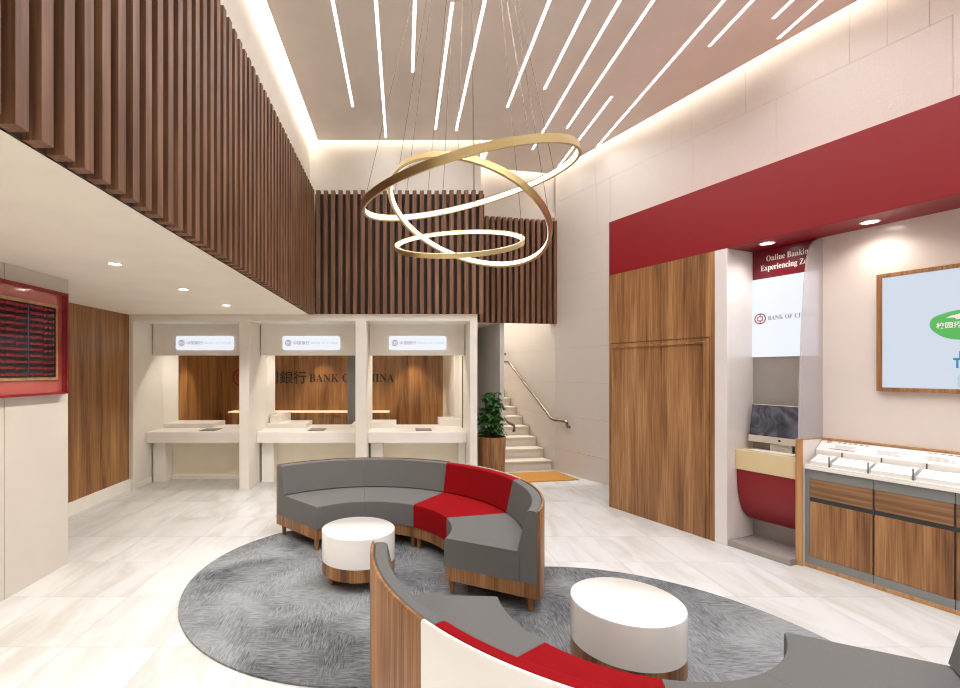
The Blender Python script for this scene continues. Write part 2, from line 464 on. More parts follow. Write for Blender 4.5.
for bi in range(len(bands)-1):
    z0, z1 = bands[bi]+G, bands[bi+1]-G
    s = 0.0; rnd = random.Random(bi*7+3); k = 0
    while s < 12.0:
        ln = rnd.choice([.26, .62, .9, 1.25]) if bands[bi] >= 3.6 else rnd.choice([1.1, 1.3, 1.5])
        e = min(s+ln, 12.0)
        a = W0-wd*(s+G); b = W0-wd*(e-G)
        sl.prism([(*a, z0), (*b, z0), (*(b+n0*.013), z0), (*(a+n0*.013), z0)], (0, 0, z1-z0))
        s = e
    s = 0.0
    if z0 < 4.2:
        while s < 4.05:
            e = min(s+rnd.choice([.9, 1.2, 1.4]), 4.05)
            a = st0+sd*(s+G*.4); b = st0+sd*(e-G)
            zz = min(z1, 4.25)
            sl.prism([(*a, z0), (*b, z0), (*(b+sn*.013), z0), (*(a+sn*.013), z0)], (0, 0, zz-z0))
            s = e
struct('wall_right_slabs', sl, M['stone'], 'white stone slabs with fine joints on right wall', 'wall slabs')
# stair well enclosure
P0 = Vector((1.575, 7.80)); 
def part_pt(b, out=0): return P0+sd*b+sn*out
pw = MB(); a = part_pt(0); b_ = part_pt(4.2); 
pw.prism([(*a, 0), (*b_, 0), (*(b_+sn*.075), 0), (*(a+sn*.075), 0)], (0, 0, LOW))
aa = part_pt(.12); bb = part_pt(4.2)
pw.prism([(*aa, LOW), (*bb, LOW), (*(bb+sn*.075), LOW), (*(aa+sn*.075), LOW)], (0, 0, 1.8))
struct('wall_stair', pw, M['greywall'], 'grey partition between the plant niche and stair', 'wall')
struct('wall_stair_end', MB().box(.6, 2.9, 11.85, 12.0, 0, 4.3), M['stone'], 'wall at the top of the stair', 'wall')
struct('ceiling_stair', MB().box(.5, 2.8, 7.98, 12.0, 4.2, 4.3), M['ceil'], 'ceiling over the stair', 'ceiling')
ps = MB(); ps.prism([(1.03, 7.80, LOW), (1.60, 7.91, LOW), (1.30, 9.3, LOW), (1.03, 9.3, LOW)], (0, 0, .1))
struct('ceiling_niche', ps, M['ceillow'], 'soffit over the plant niche', 'ceiling')
struct('wall_niche_back', MB().box(1.03, 1.40, 9.2, 9.3, 0, LOW), M['greywall'], 'grey wall at the back of the plant niche', 'wall')
# main ceiling with a perimeter slot
cp = MB()
i1 = (-1.19, -3.0); i2 = (-1.19, 6.70); i3 = (1.25, 6.70); i4 = (1.25, 7.60); i5 = (2.40, 7.83); i6 = (xw(-3.0)-.14, -3.0)
cp.prism([(x, y, TOP) for x, y in (i1, i2, i3, i4, i5, i6)], (0, 0, .06))
struct('ceiling', cp, M['ceil_main'], 'main ceiling with inset linear lights', 'ceiling')
struct('ceiling_void', MB().prism([(x, y, UP+.1) for x, y in ((-1.45, -3.1), (-1.45, 6.9), (1.05, 6.9), (1.05, 7.85), (2.6, 8.1), (xw(-3.1)+.1, -3.1))], (0, 0, .06)), M['white'], 'upper lining behind the ceiling slot', 'ceiling')
# closing walls behind the viewer
struct('wall_front', MB().box(-5.2, 7.4, -3.2, -3.1, 0, UP+.15), M['white'], 'entrance wall behind the viewer', 'wall')

# cove lights: strips lying on top of the ceiling edge slot
def cove(name, pts, label):
    m = MB()
    m.prism([(x, y, UP-.02) for x, y in pts], (0, 0, .03))
    c = Vector((sum(p[0] for p in pts)/len(pts), sum(p[1] for p in pts)/len(pts), UP))
    tag(obj(name, m, M['ledslot'], loc=c), label, 'cove light', None)
cove('cove_light', [(-1.315, -2.9), (-1.17, -2.9), (-1.17, 6.72), (-1.315, 6.78)], 'bright cove light slot along the left edge of ceiling')
cove('cove_light', [(-1.15, 6.66), (1.08, 6.66), (1.08, 6.78), (-1.15, 6.78)], 'cove light glowing above the rear slat wall')
cove('cove_light', [(1.11, 6.80), (1.25, 6.72), (1.25, 7.60), (1.11, 7.70)], 'short cove light at the step in the rear wall')
cove('cove_light', [(1.27, 7.60), (2.34, 7.82), (2.40, 7.96), (1.27, 7.74)], 'cove light above the lower rear slats')
def wp(y, off): p = wallpt(y, off); return p
cove('cove_light', [wp(7.85, -.16), wp(-2.9, -.16), wp(-2.9, -.02), wp(7.85, -.02)], 'long cove light washing the stone wall on the right')

# ------------------------------------------------------------------ slat screens
def slats(name, a, b, n, face, z0, z1, label):
    """slats between plan points a and b; face = unit vector out of the wall"""
    a = Vector(a); b = Vector(b); d = (b-a); L_ = d.length; d.normalize(); f = Vector(face)
    m = MB(); w = .055; dp = .078
    for i in range(n):
        s = L_*(i+.5)/n-w/2
        p = a+d*s; q = p+d*w
        dz = random.uniform(-.004, .004)
        m.prism([(*p, z0), (*q, z0), (*(q+f*dp), z0), (*(p+f*dp), z0)], (0, 0, z1-z0+dz))
    root = thing(name, (a.x, a.y, z0), label, 'wood cladding')
    obj('slats', m, M['slat'], root)
    bk = MB(); p = a; q = b
    bk.prism([(*p, z0), (*q, z0), (*(q+f*.012), z0), (*(p+f*.012), z0)], (0, 0, z1-z0-.03))
    obj('backing_board', bk, M['slatback'], root)
    return root
slats('slat_screen', (-1.30, .28), (-1.30, 6.64), 58, (1, 0), LOW, SLT, 'long walnut slat screen above the left aisle ceiling')
slats('slat_screen', (-1.22, 6.69), (1.13, 6.69), 23, (0, -1), LOW+.005, SLT, 'walnut slat screen above the teller windows')
fr_ = Vector((1.38, .28)).normalized()
slats('slat_screen', (1.09, 7.70), (2.548, 7.995), 15, (fr_.y, -fr_.x), LOW, 4.13, 'lower walnut slat screen above the stair opening')

# ------------------------------------------------------------------ teller block
FY = 6.65
tb = MB()
posts = [(-3.80, -3.74), (-2.27, -2.13), (-.66, -.51), (.93, 1.03)]
for i, (x0, x1) in enumerate(posts): tb.box(x0, x1, FY, 8.0, 0, 2.345)
tb.box(-3.80, 1.03, FY, 7.15, 2.345, LOW)
tb.box(.86, 1.03, 8.0, 10.5, 0, LOW)
struct('wall_back', tb, M['white'], 'white frame wall dividing three teller windows', 'wall', bevel=.004)
hd = MB()
bays = [(-3.74, -2.27), (-2.13, -.66), (-.51, .93)]
for x0, x1 in bays: hd.box(x0+.012, x1-.012, 7.15, 7.26, 1.884, 2.36)
struct('trim_1', hd, M['white'], 'white header panels above the teller windows', 'header panel', bevel=.003)
struct('wall_office', MB().box(-4.05, .9, 10.4, 10.5, 0, LOW).box(-4.15, -4.03, 6.66, 10.4, 0, LOW), M['woodwall'], 'oak veneer wall at the back of the office', 'wall')
sm = MB()
for x in (-3.2, -2.36, -1.52, -.68, .10): sm.box(x, x+.008, 10.394, 10.4, 0, LOW)
struct('trim_2', sm, M['slatback'], 'dark vertical joints in the office veneer', 'trim')
tag(obj('office_pillar', MB().box(-1.03, -.72, 8.9, 9.15, 0, LOW), M['pillar'], loc=(-.9, 9, 0), bevel=.004), 'grey pillar standing in the office behind the middle teller window', 'pillar')
bn = ['left', 'middle', 'right']
for i, (x0, x1) in enumerate(bays):
    cx = (x0+x1)/2
    r = thing('teller_counter', (cx, 7.4, 0), ['white teller counter with deal tray beside the oak veneer wall', 'white teller counter with deal tray in the middle bay', 'white teller counter with deal tray nearest the plant'][i], 'counter', 'three teller counters')
    obj('countertop', MB().box(x0+.001, x1-.001, 6.98, 7.98, .60, .762), M['counter'], r, bevel=.008)
    obj('front_panel', MB().box(x0+.001, x1-.001, 7.36, 7.42, 0, .60), M['panelback'], r)
    obj('side_support', MB().box(x0+.03, x0+.21, 7.13, 7.36, 0, .60), M['counter'], r, bevel=.003)
    if i == 2: obj('side_support', MB().box(x1-.10, x1-.002, 7.13, 7.36, 0, .60), M['counter'], r, bevel=.003)
    obj('base_strip', MB().box(x0+.21, x1-.002, 7.345, 7.36, 0, .05), M['counter'], r)
    t = obj('deal_tray', MB().box(cx-.02, cx+.22, 7.10, 7.40, .762, .768), M['steel'], r, bevel=.002); t['label'] = 'steel tray'
    obj('tray_recess', MB().box(cx+.005, cx+.195, 7.13, 7.37, .768, .7695), M['plinth'], t)
    # raised desk returns behind the glass
    rt = MB().box(x0+.001, x0+.78, 7.50, 8.0, .762, .83) if i == 0 else MB().box(x0+.001, x0+.62, 7.50, 8.0, .762, .83)
    if i == 2: rt = MB().box(x0+.001, x0+.40, 7.50, 8.0, .762, .84)
    obj('desk_return', rt, M['counter'], r, bevel=.003)
    if i == 1: obj('desk_return', MB().box(x0+.02, x0+.19, 7.60, 8.3, .762, .95), M['counter'], r, bevel=.003)
    if i == 1: obj('desk_return', MB().box(x1-.16, x1-.002, 7.55, 8.1, .762, .80), M['counter'], r, bevel=.003)
    if i == 2: obj('desk_return', MB().box(x1-.34, x1-.002, 7.75, 8.2, .762, .87), M['counter'], r, bevel=.003)
    g = struct('window_%d' % (i+1), MB().box(x0+.001, x1-.001, 7.46, 7.472, .764, 1.884), M['glass'], 'clear glass screen of the %s teller window' % bn[i], 'window')
    jb = MB().box(x1-.008, x1-.0005, 7.44, 7.49, .764, 1.884)
    obj('jamb_channel', jb, M['darkgrey'], g)
    # lit name sign
    sx = [204.5, 311.2, 417.7][i]; sxm = (sx-403)/480*7.12
    s_ = thing('lightbox_sign', (sxm, 7.12, 2.05), ['lit white sign above the teller window beside the oak wall', 'lit white sign above the middle teller window', 'lit white sign above the teller window nearest the stair'][i], 'sign', 'teller signs')
    def rrect(cx_, cz, hw, hh, r_, y, m=5):
        out = []
        for q, (ax, az) in enumerate(((1, 1), (-1, 1), (-1, -1), (1, -1))):
            for k in range(m+1):
                an = PI/2*(q+k/m); out.append((cx_+ax*(hw-r_)+r_*math.cos(an), y, cz+az*(hh-r_)+r_*math.sin(an)))
        return out
    zc = EYE+(371-342.9)/480*7.12
    obj('light_panel', MB().prism(rrect(sxm, zc, .425, .102, .03, 7.12), (0, .03, 0)), M['signlit'], s_)
    obj('emblem', emblem_mb((sxm-.34, 7.118, zc), (1, 0, 0), (0, 0, 1), .045, .0), M['logo_lit'], s_)
    obj('chinese_lettering', fit_text('中国银行', .24, .05, (sxm-.265, 7.1175, zc-.025), (1, 0, 0), (0, 0, 1)), M['ink'], s_)
    obj('latin_lettering', fit_text('BANK OF CHINA', .40, .034, (sxm+.0, 7.1175, zc-.017), (1, 0, 0), (0, 0, 1)), M['cyanpale'], s_)
# side wall baseboard inside the first bay
struct('baseboard_back', MB().box(-3.74, -3.725, 6.66, 7.12, 0, .09), M['counter'], 'white baseboard inside the first teller bay', 'baseboard', bevel=.002)
# office wall lettering
ow = thing('wall_lettering', (-2, 10.38, 1.5), 'bank name with round emblem in raised letters on the office wall', 'sign')
E_ = obj('emblem', emblem_mb((-3.50, 10.385, 1.51), (1, 0, 0), (0, 0, 1), .19, .0), M['logored'], ow); E_['label'] = 'red round emblem'
obj('chinese_lettering', fit_text('中国銀行', 1.16, .27, (-3.25, 10.388, 1.375), (1, 0, 0), (0, 0, 1), weight=.012), M['letter'], ow)
obj('latin_lettering', fit_text(serif('BANK OF CHINA'), 1.84, .175, (-2.03, 10.388, 1.41), (1, 0, 0), (0, 0, 1)), M['letter'], ow)
# credenza
cr = thing('credenza', (-2, 10.2, 0), 'low dark oak cabinet with glowing top edge along the office wall', 'cabinet')
obj('body', MB().box(-3.66, -.29, 10.05, 10.38, 0, .78), M['wood'], cr, bevel=.003)
obj('top_edge', MB().box(-3.66, -.29, 10.03, 10.38, .78, .797), M['shelfglow'], cr)
for k in range(8): obj('handle', MB().box(-3.42+k*.42-.12*(k % 2), -3.34+k*.42-.12*(k % 2), 10.035, 10.05, .70, .725), M['steel'], cr)

# ------------------------------------------------------------------ exchange board on the column
bd = thing('rate_display', (-2.85, 2.9, 1.45), 'red framed electronic rate display board on the left column', 'display board')
Y0, Y1, Z0, Z1 = 1.6, 4.045, 1.46, 2.30
obj('back_panel', MB().box(-2.874, -2.862, Y0, Y1-.012, Z0+.01, Z1-.01), M['redglass'], bd)
fm = MB()
fm.box(-2.874, -2.818, Y1-.018, Y1, Z0, Z1); fm.box(-2.874, -2.818, Y0, Y0+.018, Z0, Z1)
fm.box(-2.874, -2.818, Y0, Y1, Z1-.016, Z1); fm.box(-2.874, -2.818, Y0, Y1, Z0, Z0+.016)
obj('frame', fm, M['red'], bd)
wf = MB(); wf.box(-2.862, -2.846, Y0+.25, 3.962, 1.578, 2.19)
obj('inner_frame', wf, M['woodedge'], bd, bevel=.002)
led = obj('led_panel', MB().box(-2.85, -2.842, Y0+.28, 3.930, 1.60, 2.165), M['black'], bd)
rows = MB(); cells = ['No A002 go to 1', 'No B001 go to 2', 'No C002 go to 3', 'No V001 go to 1']
for r_ in range(12):
    zb = 2.165-.047*(r_+1)+.008
    for cix, y_ in enumerate([3.655-.28*q for q in range(6)]):
        # text reads left to right with growing distance on this wall
        q = fit_text(cells[(r_+cix) % 4], .252, .028, (-2.8415, y_, zb), (0, 1, 0), (0, 0, 1))
        rows.add(q.v, q.f)
lt = obj('led_text', rows, M['ledred'], led); lt['label'] = 'rows of red lit text'
obj('column_line', MB().box(-2.842, -2.8412, 3.636, 3.641, 1.605, 2.16), M['ledblue'], led)
def mk_redglass():
    m, nt, b, N, L = new_mat('red_tinted_glass')
    b.inputs['Base Color'].default_value = srgb(196, 60, 62); b.inputs['Roughness'].default_value = .05
    t = N.new('ShaderNodeBsdfTransparent'); t.inputs['Color'].default_value = (1, .86, .86, 1)
    mx = N.new('ShaderNodeMixShader'); mx.inputs[0].default_value = .12
    L.new(t.outputs[0], mx.inputs[1]); L.new(b.outputs[0], mx.inputs[2]); L.new(mx.outputs[0], N['Material Output'].inputs['Surface'])
    return m
M['tint'] = mk_redglass()
obj('cover_glass', MB().box(-2.828, -2.822, Y0+.02, Y1-.02, Z0+.018, Z1-.018), M['glass'], bd)

# ------------------------------------------------------------------ right alcove box
BZ, BT = 2.81, 3.46
bx = MB()
bx.box(0, 5.2, 0, .82, BZ, BT, RF)
struct('wall_bulkhead', bx, M['red'], 'dark red bulkhead over the self service alcove', 'bulkhead', bevel=.004)
struct('wall_bulkhead_end', MB().box(0, 1.304, .02, .82, 0, BZ, RF), M['wood'], 'far wooden end block of the alcove', 'wall')
wp_ = thing('wood_panelling', tuple(RF.p(.65, 0, 0)), 'tall oak veneer panelling with a hidden door beside the alcove', 'wall panelling')
obj('panel', MB().box(0, .022, 0, .02, 0, BZ, RF).box(1.255, 1.304, 0, .02, 0, BZ, RF).box(.022, 1.255, 0, .02, 1.985, BZ, RF), M['wood'], wp_)
dl = obj('door_leaf', MB().box(.03, 1.247, .003, .02, .0, 1.977, RF), M['wood'], wp_, bevel=.002)
dt = MB().box(.06, 1.217, -.009, .004, 1.925, 1.945, RF).box(.06, .08, -.009, .004, .02, 1.925, RF).box(1.197, 1.217, -.009, .004, .02, 1.925, RF)
obj('door_moulding', dt, M['wood'], dl, bevel=.002)
wp2 = MB().box(1.304, 1.424, 0, .82, 0, BZ, RF)
struct('wall_alcove', wp2, M['niche'], 'glossy white fin at the left of the alcove', 'wall', bevel=.004)
struct('wall_alcove_back', MB().box(1.424, 5.2, .40, .82, 0, BZ, RF), M['wallgloss'], 'white lacquered back wall of the alcove', 'wall')
# downlights in the red soffit
def downlight(pos, label, group, power, r=.045, ang=100, colr=(1, .95, .88), name='ceiling_downlight', blend=.6, soft=.04):
    x, y, z = pos
    t = thing(name, (x, y, z), label, 'ceiling light', group)
    obj('trim_ring', MB().lathe((x, y), [(r*1.0, z-.001), (r*1.25, z-.001), (r*1.28, z-.006), (r*.98, z-.006), (r*1.0, z-.001)], 32), M['chalk'], t, smooth=True)
    obj('lens', MB().lathe((x, y), [(r*.99, z-.001), (r*.99, z-.004)], 32), M['lens'], t)
    li = bpy.data.lights.new('lamp', 'SPOT'); li.energy = power; li.color = colr; li.spot_size = math.radians(ang); li.spot_blend = blend
    li.shadow_soft_size = soft
    lo = bpy.data.objects.new('lamp', li); col.objects.link(lo); lo.parent = t; lo.location = (0, 0, -.02)
    return t
def rfray(px, t):
    r = (px-403)/480
    return (5.845*r-2.508+t*(.3872*r-.922))/(.3872+.922*r)
for px, lab in ((767, 'round downlight in red soffit above the online banking kiosk'), (870, 'round downlight in red soffit above the leaflet display')):
    # soffit point seen at that pixel
    r = (px-403)/480; v = 371-{767: 243, 870: 221.5}[px]; Y = 1.16*480/v
    downlight((r*Y, Y, BZ), lab, 'soffit downlights', 11, .05, 150, blend=1)
p_ = RF.p(3.55, .2, BZ)
downlight((p_.x, p_.y, BZ), 'round downlight in red soffit beyond the leaflet display', 'soffit downlights', 11, .05, 150, blend=1)

# niche: red sign, lit screen, grey panel
nr = thing('zone_sign', tuple(RF.p(1.72, .39, 2.55)), 'dark red sign with white letters above the lit alcove screen', 'sign')
obj('board', MB().box(1.426, 1.945, .375, .40, 2.53, BZ-.002, RF), M['darkred'], nr)
Us = RF.p(1, 0, 0)-RF.p(0, 0, 0)
obj('lettering', fit_text(serif('Online Banking'), .37, .068, RF.p(1.55, .373, 2.675), Us, (0, 0, 1)), M['chalk'], nr)
obj('lettering', fit_text(serif('Experiencing Zone'), .44, .068, RF.p(1.50, .373, 2.59), Us, (0, 0, 1)), M['chalk'], nr)
ns = thing('lit_panel', tuple(RF.p(1.72, .38, 1.78)), 'glowing white screen with bank name inside the alcove', 'screen')
obj('screen_face', MB().box(1.426, 1.945, .365, .40, 1.785, 2.53, RF), M['screenlit'], ns)
obj('emblem', emblem_mb(RF.p(1.50, .364, 2.15), Us, (0, 0, 1), .052, .0), M['logored'], ns)
obj('lettering', fit_text(serif('BANK OF CHINA'), .37, .042, RF.p(1.57, .363, 2.13), Us, (0, 0, 1)), M['ink'], ns)
tag(obj('splashback', MB().box(1.426, 1.945, .385, .40, .055, 1.785, RF), M['nicheback'], loc=RF.p(1.72, .39, .055)), 'brushed grey back panel behind the kiosk computer', 'panel')
# plinth
tag(obj('alcove_plinth', MB().box(1.426, 1.945, .012, .384, 0, .055, RF), M['plinth'], loc=RF.p(1.72, .2, 0), bevel=.002), 'low taupe plinth under the red kiosk', 'plinth')
# kiosk desk
kd = thing('kiosk_desk', tuple(RF.p(1.72, .25, .055)), 'wall mounted kiosk desk with beige ledge and curved red belly', 'desk')
obj('desk_ledge', MB().box(1.428, 1.943, .12, .384, .72, .905, RF), M['beige'], kd, bevel=.003)
prof = [(.384, .72), (.13, .72), (.135, .60), (.15, .48), (.18, .38), (.225, .30), (.28, .25), (.34, .225), (.384, .22)]
rb = MB().prism([RF.p(1.432, t, z) for t, z in prof], RF.p(.510, 0, 0)-RF.p(0, 0, 0))
obj('belly', rb, M['red'], kd, smooth=True)
# computer
pc = thing('desktop_computer', tuple(RF.p(1.74, .3, .905)), 'all in one silver computer on the beige kiosk desk', 'computer')
def tilt(s, h, off):      # tilted display plane; off = towards the viewer side
    return RF.p(s, .25+.16*(h-.99)-off, h)
def slab(s0, s1, h0, h1, o0, o1):
    m = MB(); P = [tilt(s, h, o) for o in (o0, o1) for s, h in ((s0, h0), (s1, h0), (s1, h1), (s0, h1))]
    return m.add(P, [(3, 2, 1, 0), (4, 5, 6, 7), (0, 1, 5, 4), (1, 2, 6, 5), (2, 3, 7, 6), (3, 0, 4, 7)])
obj('casing', slab(1.462, 1.935, .985, 1.335, -.02, .0), M['alu'], pc, bevel=.004)
obj('screen', slab(1.467, 1.930, 1.045, 1.33, .0, .003), M['monitor'], pc)
obj('chin', slab(1.462, 1.935, .985, 1.045, .0, .003), M['alu'], pc)
ap = MB(); c0 = tilt(1.73, 1.015, .0045)
ap.add([c0+(Us.normalized()*math.cos(k*PI/8)+Vector((0, 0, 1))*math.sin(k*PI/8))*.011 for k in range(16)], [tuple(range(16))])
obj('round_mark', ap, M['black'], pc)
obj('stand', MB().box(1.64, 1.82, .27, .285, .905, 1.03, RF).box(1.64, 1.82, .19, .34, .905, .912, RF), M['alu'], pc, bevel=.002)
kb = thing('keyboard', tuple(RF.p(1.70, .18, .905)), 'slim white keyboard on the beige desk before the computer', 'keyboard')
kk = obj('keyboard_base', MB().box(1.53, 1.90, .14, .235, .905, .915, RF), M['alu'], kb, bevel=.002)
ks = MB()
for i in range(14):
    for j in range(4): ks.box(1.535+i*.026, 1.557+i*.026, .146+j*.022, .164+j*.022, .915, .919, RF)
obj('keys', ks, M['keys'], kb)
# low white divider with wooden edge and translucent fin above
dv = thing('divider_panel', tuple(RF.p(2.03, .2, 0)), 'low white divider with oak front edge between kiosk and cabinets', 'divider')
obj('panel', MB().box(1.949, 1.985, .118, .40, 0, 1.065, RF), M['niche'], dv, bevel=.002)
obj('edge_strip', MB().box(1.935, 1.986, .10, .118, 0, 1.075, RF).box(1.947, 1.986, .118, .40, 1.065, 1.075, RF), M['woodedge'], dv, bevel=.003)
fin = MB(); pts = [(.40, 1.076), (.075, 1.076), (.085, 1.5), (.11, 2.0), (.15, 2.4), (.19, 2.62), (.23, 2.72), (.29, 2.775), (.36, 2.79), (.40, 2.79)]
fin.prism([RF.p(1.969, t, z) for t, z in pts], RF.p(.016, 0, 0)-RF.p(0, 0, 0))
tag(obj('acrylic_fin', fin, M['frost'], loc=RF.p(2.03, .2, 1.075)), 'translucent white fin with curved top standing on the divider', 'screen panel')

# ------------------------------------------------------------------ storage cabinets under the display
CS = 1.987; F0 = .14
cw = .505
cab_labels = ['oak door cabinet unit next to the divider panel', 'second oak door cabinet unit from the divider, fully in view', 'third oak door cabinet unit at the right edge of the photo', 'fourth oak door cabinet unit past the photo edge']
xs = [1.987]
for px in (873.4, 955):   # joints seen in the photo
    xs.append(rfray(px, F0))
xs += [xs[-1]+.78, xs[-1]+1.5]
for i in range(3):
    s0, s1 = xs[i], xs[i+1]
    c = thing('storage_cabinet', tuple(RF.p((s0+s1)/2, .27, 0)), cab_labels[i], 'cabinet', 'oak cabinets under the leaflet display')
    L0 = s0+(.028 if i == 0 else .0)
    cf = MB().box(s0, s1, F0+.02, .40, .03, .825, RF)
    obj('carcass', cf, M['grey'], c)
    if i == 0: obj('side_stile', MB().box(s0, L0+.004, F0, F0+.02, .03, .825, RF), M['grey'], c)
    obj('bottom_rail', MB().box(L0+.004, s1, F0, F0+.02, .03, .095, RF), M['grey'], c)
    obj('top_rail', MB().box(L0+.004, s1, F0, F0+.02, .748, .825, RF), M['grey'], c)
    obj('recess', MB().box(L0+.004, s1, F0+.012, F0+.0205, .095, .748, RF), M['darkgrey'], c)
    d = obj('door', MB().box(L0+.006, s1-.006, F0, F0+.016, .097, .555, RF), M['wood'], c, bevel=.0015)
    dr = obj('drawer', MB().box(L0+.006, s1-.006, F0, F0+.016, .592, .745, RF), M['woodh'], c, bevel=.0015)
    obj('toe_strip', MB().box(s0, s1, F0-.006, .40, 0, .03, RF), M['woodedge'], c, bevel=.002)
SE = xs[3]
# display counter
dc = thing('leaflet_display', tuple(RF.p(2.9, .27, .765)), 'white two tier leaflet display counter above the oak cabinets', 'display counter')
obj('worktop', MB().box(CS, SE, F0-.015, .40, .826, .845, RF).box(CS, SE, F0-.012, .40, .845, .862, RF), M['counter'], dc, bevel=.002)
obj('back_tier', MB().prism([RF.p(CS+.002, t, z) for t, z in ((.40, .862), (.285, .862), (.285, .98), (.40, 1.062))], RF.p(SE-CS-.002, 0, 0)-RF.p(0, 0, 0)), M['counter'], dc, bevel=.002)
obj('back_edge', MB().box(CS, SE, .382, .399, 1.058, 1.075, RF), M['woodedge'], dc)
obj('front_lip', MB().box(CS, SE, F0-.015, F0-.009, .845, .895, RF), M['glass'], dc)
# printed header sheet on the slanted tier
Vv = (RF.p(0, .40, 1.062)-RF.p(0, .285, .98)); Vn = Vv.normalized(); Nn = Us.normalized().cross(Vn)
def onslant(s, k, lift=.0015): return RF.p(s, .285, .98)+Vv*k+Nn*lift
hs = obj('printed_strip', MB().quad(onslant(CS+.03, .12), onslant(SE-.02, .12), onslant(SE-.02, .93), onslant(CS+.03, .93)), M['paper'], dc)
hs['label'] = 'slanted printed information strip'
im = MB(); ir = MB()
rn = random.Random(9)
s = CS+.12; k = 0
while s < SE-.25:
    w = .20
    for q in range(5):
        ww = w*rn.uniform(.5, .95); h = .50-q*.075
        im.quad(onslant(s, h, .0025), onslant(s+ww, h, .0025), onslant(s+ww, h+.018, .0025), onslant(s, h+.018, .0025))
    for q in range(6):
        if k in (1, 3): break
        tgt = ir if k == 0 and q < 1 else im
        tgt.quad(onslant(s+q*.036, .74, .0025), onslant(s+q*.036+.024, .74, .0025), onslant(s+q*.036+.024, .80, .0025), onslant(s+q*.036, .80, .0025))
    s += .27; k += 1
ir.quad(onslant(CS+.09, .16, .0025), onslant(CS+.26, .16, .0025), onslant(CS+.26, .20, .0025), onslant(CS+.09, .20, .0025))
obj('grey_print', im, M['ink'], hs); obj('red_print', ir, M['inkred'], hs)
obj('strip_emblem', emblem_mb(onslant(CS+.06, .79, .003), Us, Vn, .018, 0), M['inkred'], hs)
# divider posts and leaflet stacks
pos_f = [CS+.02]+[rfray(px, .15) for px in (829.5, 868.5, 913.5)]+[rfray(957, .15)+.03]
while pos_f[-1] < SE-.3: pos_f.append(pos_f[-1]+.24)
wid = ['next to the divider panel', 'second from the divider', 'third from the divider', 'at the right edge of the photo', 'past the right edge of the photo']
for i, s in enumerate(pos_f[1:]):
    obj('divider_post', MB().box(s-.0025, s+.0025, F0+.0, F0+.008, .862, .948, RF), M['darkgrey'], dc)
    obj('divider_post', MB().box(s+.02, s+.025, .276, .283, .93, .978, RF), M['darkgrey'], dc)
    obj('divider_fin', MB().box(s-.001, s+.001, F0+.01, .272, .862, .93, RF), M['glass'], dc)
for i in range(min(5, len(pos_f)-1)):
    a_, b_ = pos_f[i]+.012, pos_f[i+1]-.012
    t = thing('leaflet_stack', tuple(RF.p((a_+b_)/2, .2, .862)), 'stack of pale leaflets in the front tray, '+wid[i], 'leaflets', 'leaflet stacks in the front tray')
    hgt = [.038, .034, .036, .034, .036][i]
    f0, f1 = F0+.012, .270; zf, zb = .862+hgt-.004, .905+hgt
    obj('paper_block', MB().prism([RF.p(a_, u, z) for u, z in ((f0, .8625), (f1, .8625), (f1, zb), (f0, zf))], RF.p(b_-a_, 0, 0)-RF.p(0, 0, 0)), M['paper'], t, bevel=.001)
    pm = MB()
    zz = lambda u: zf+(zb-zf)*(u-f0)/(f1-f0)+.001
    for q in range(4):
        u = F0+.04+q*.028; ww = (b_-a_)*rn.uniform(.35, .7)
        pm.quad(*[RF.p(x, v, zz(v)) for x, v in ((a_+.03, u), (a_+.03+ww, u), (a_+.03+ww, u+.003), (a_+.03, u+.003))])
    obj('print', pm, M['ink'], t)

# ------------------------------------------------------------------ television
tv = thing('wall_television', tuple(RF.p(3.2, .39, 1.495)), 'large lit television with oak frame on the right wall', 'television')
T0, T1, H0, H1 = 2.363, 3.985, 1.492, 2.41
obj('frame', MB().box(T0, T0+.032, .355, .399, H0, H1, RF).box(T1-.032, T1, .355, .399, H0, H1, RF).box(T0+.032, T1-.032, .355, .399, H0, H0+.028, RF).box(T0+.032, T1-.032, .355, .399, H1-.028, H1, RF), M['wood'], tv, bevel=.002)
sn_ = obj('screen', MB().box(T0+.034, T1-.034, .362, .399, H0+.03, H1-.03, RF), M['tvlit'], tv)
def ontv(s, z, l=.001): return RF.p(s, .362-l, z)
# green blob logo, starts at px 930
sg = rfray(929.5, .36)
blob = []
ctrl = [(0, .33), (.03, .50), (.16, .60), (.30, .64), (.46, .60), (.60, .48), (.60, .35), (.50, .15), (.36, .03), (.26, .0), (.14, .06), (.05, .18)]
def cr_(p, n=5):
    out = []; N_ = len(p)
    for i in range(N_):
        a, b, c, d = p[i-1], p[i], p[(i+1) % N_], p[(i+2) % N_]
        for k in range(n):
            t = k/n
            out.append(tuple(.5*(2*b[j]+(c[j]-a[j])*t+(2*a[j]-5*b[j]+4*c[j]-d[j])*t*t+(3*b[j]-a[j]-3*c[j]+d[j])*t**3) for j in (0, 1)))
    return out
zl = 1.872
blob = [ontv(sg+x*.55, zl+y*.33) for x, y in cr_(ctrl)]
obj('green_logo', MB().add(blob, [tuple(range(len(blob)))]), M['green'], sn_)
obj('logo_lettering', fit_text('校园招聘中心', .26, .045, ontv(sg+.035, zl+.085, .002), Us, (0, 0, 1), weight=.02), M['chalk'], sn_)
hand = [(0, .3), (.25, .62), (.5, .72), (.9, .95), (1, .55), (.8, .1), (.55, 0), (.5, .25), (.3, .3)]
hp = [ontv(sg+.085+x*.09, zl+.145+y*.045, .002) for x, y in cr_(hand, 3)]
obj('logo_mark', MB().add(hp, [tuple(range(len(hp)))]), M['chalk'], sn_)
sc0 = rfray(953, .36)
cy = MB()
def disc(s, z, r, l=.0015, n=20): return [ontv(s+r*math.cos(2*PI*k/n), z+r*math.sin(2*PI*k/n), l) for k in range(n)]
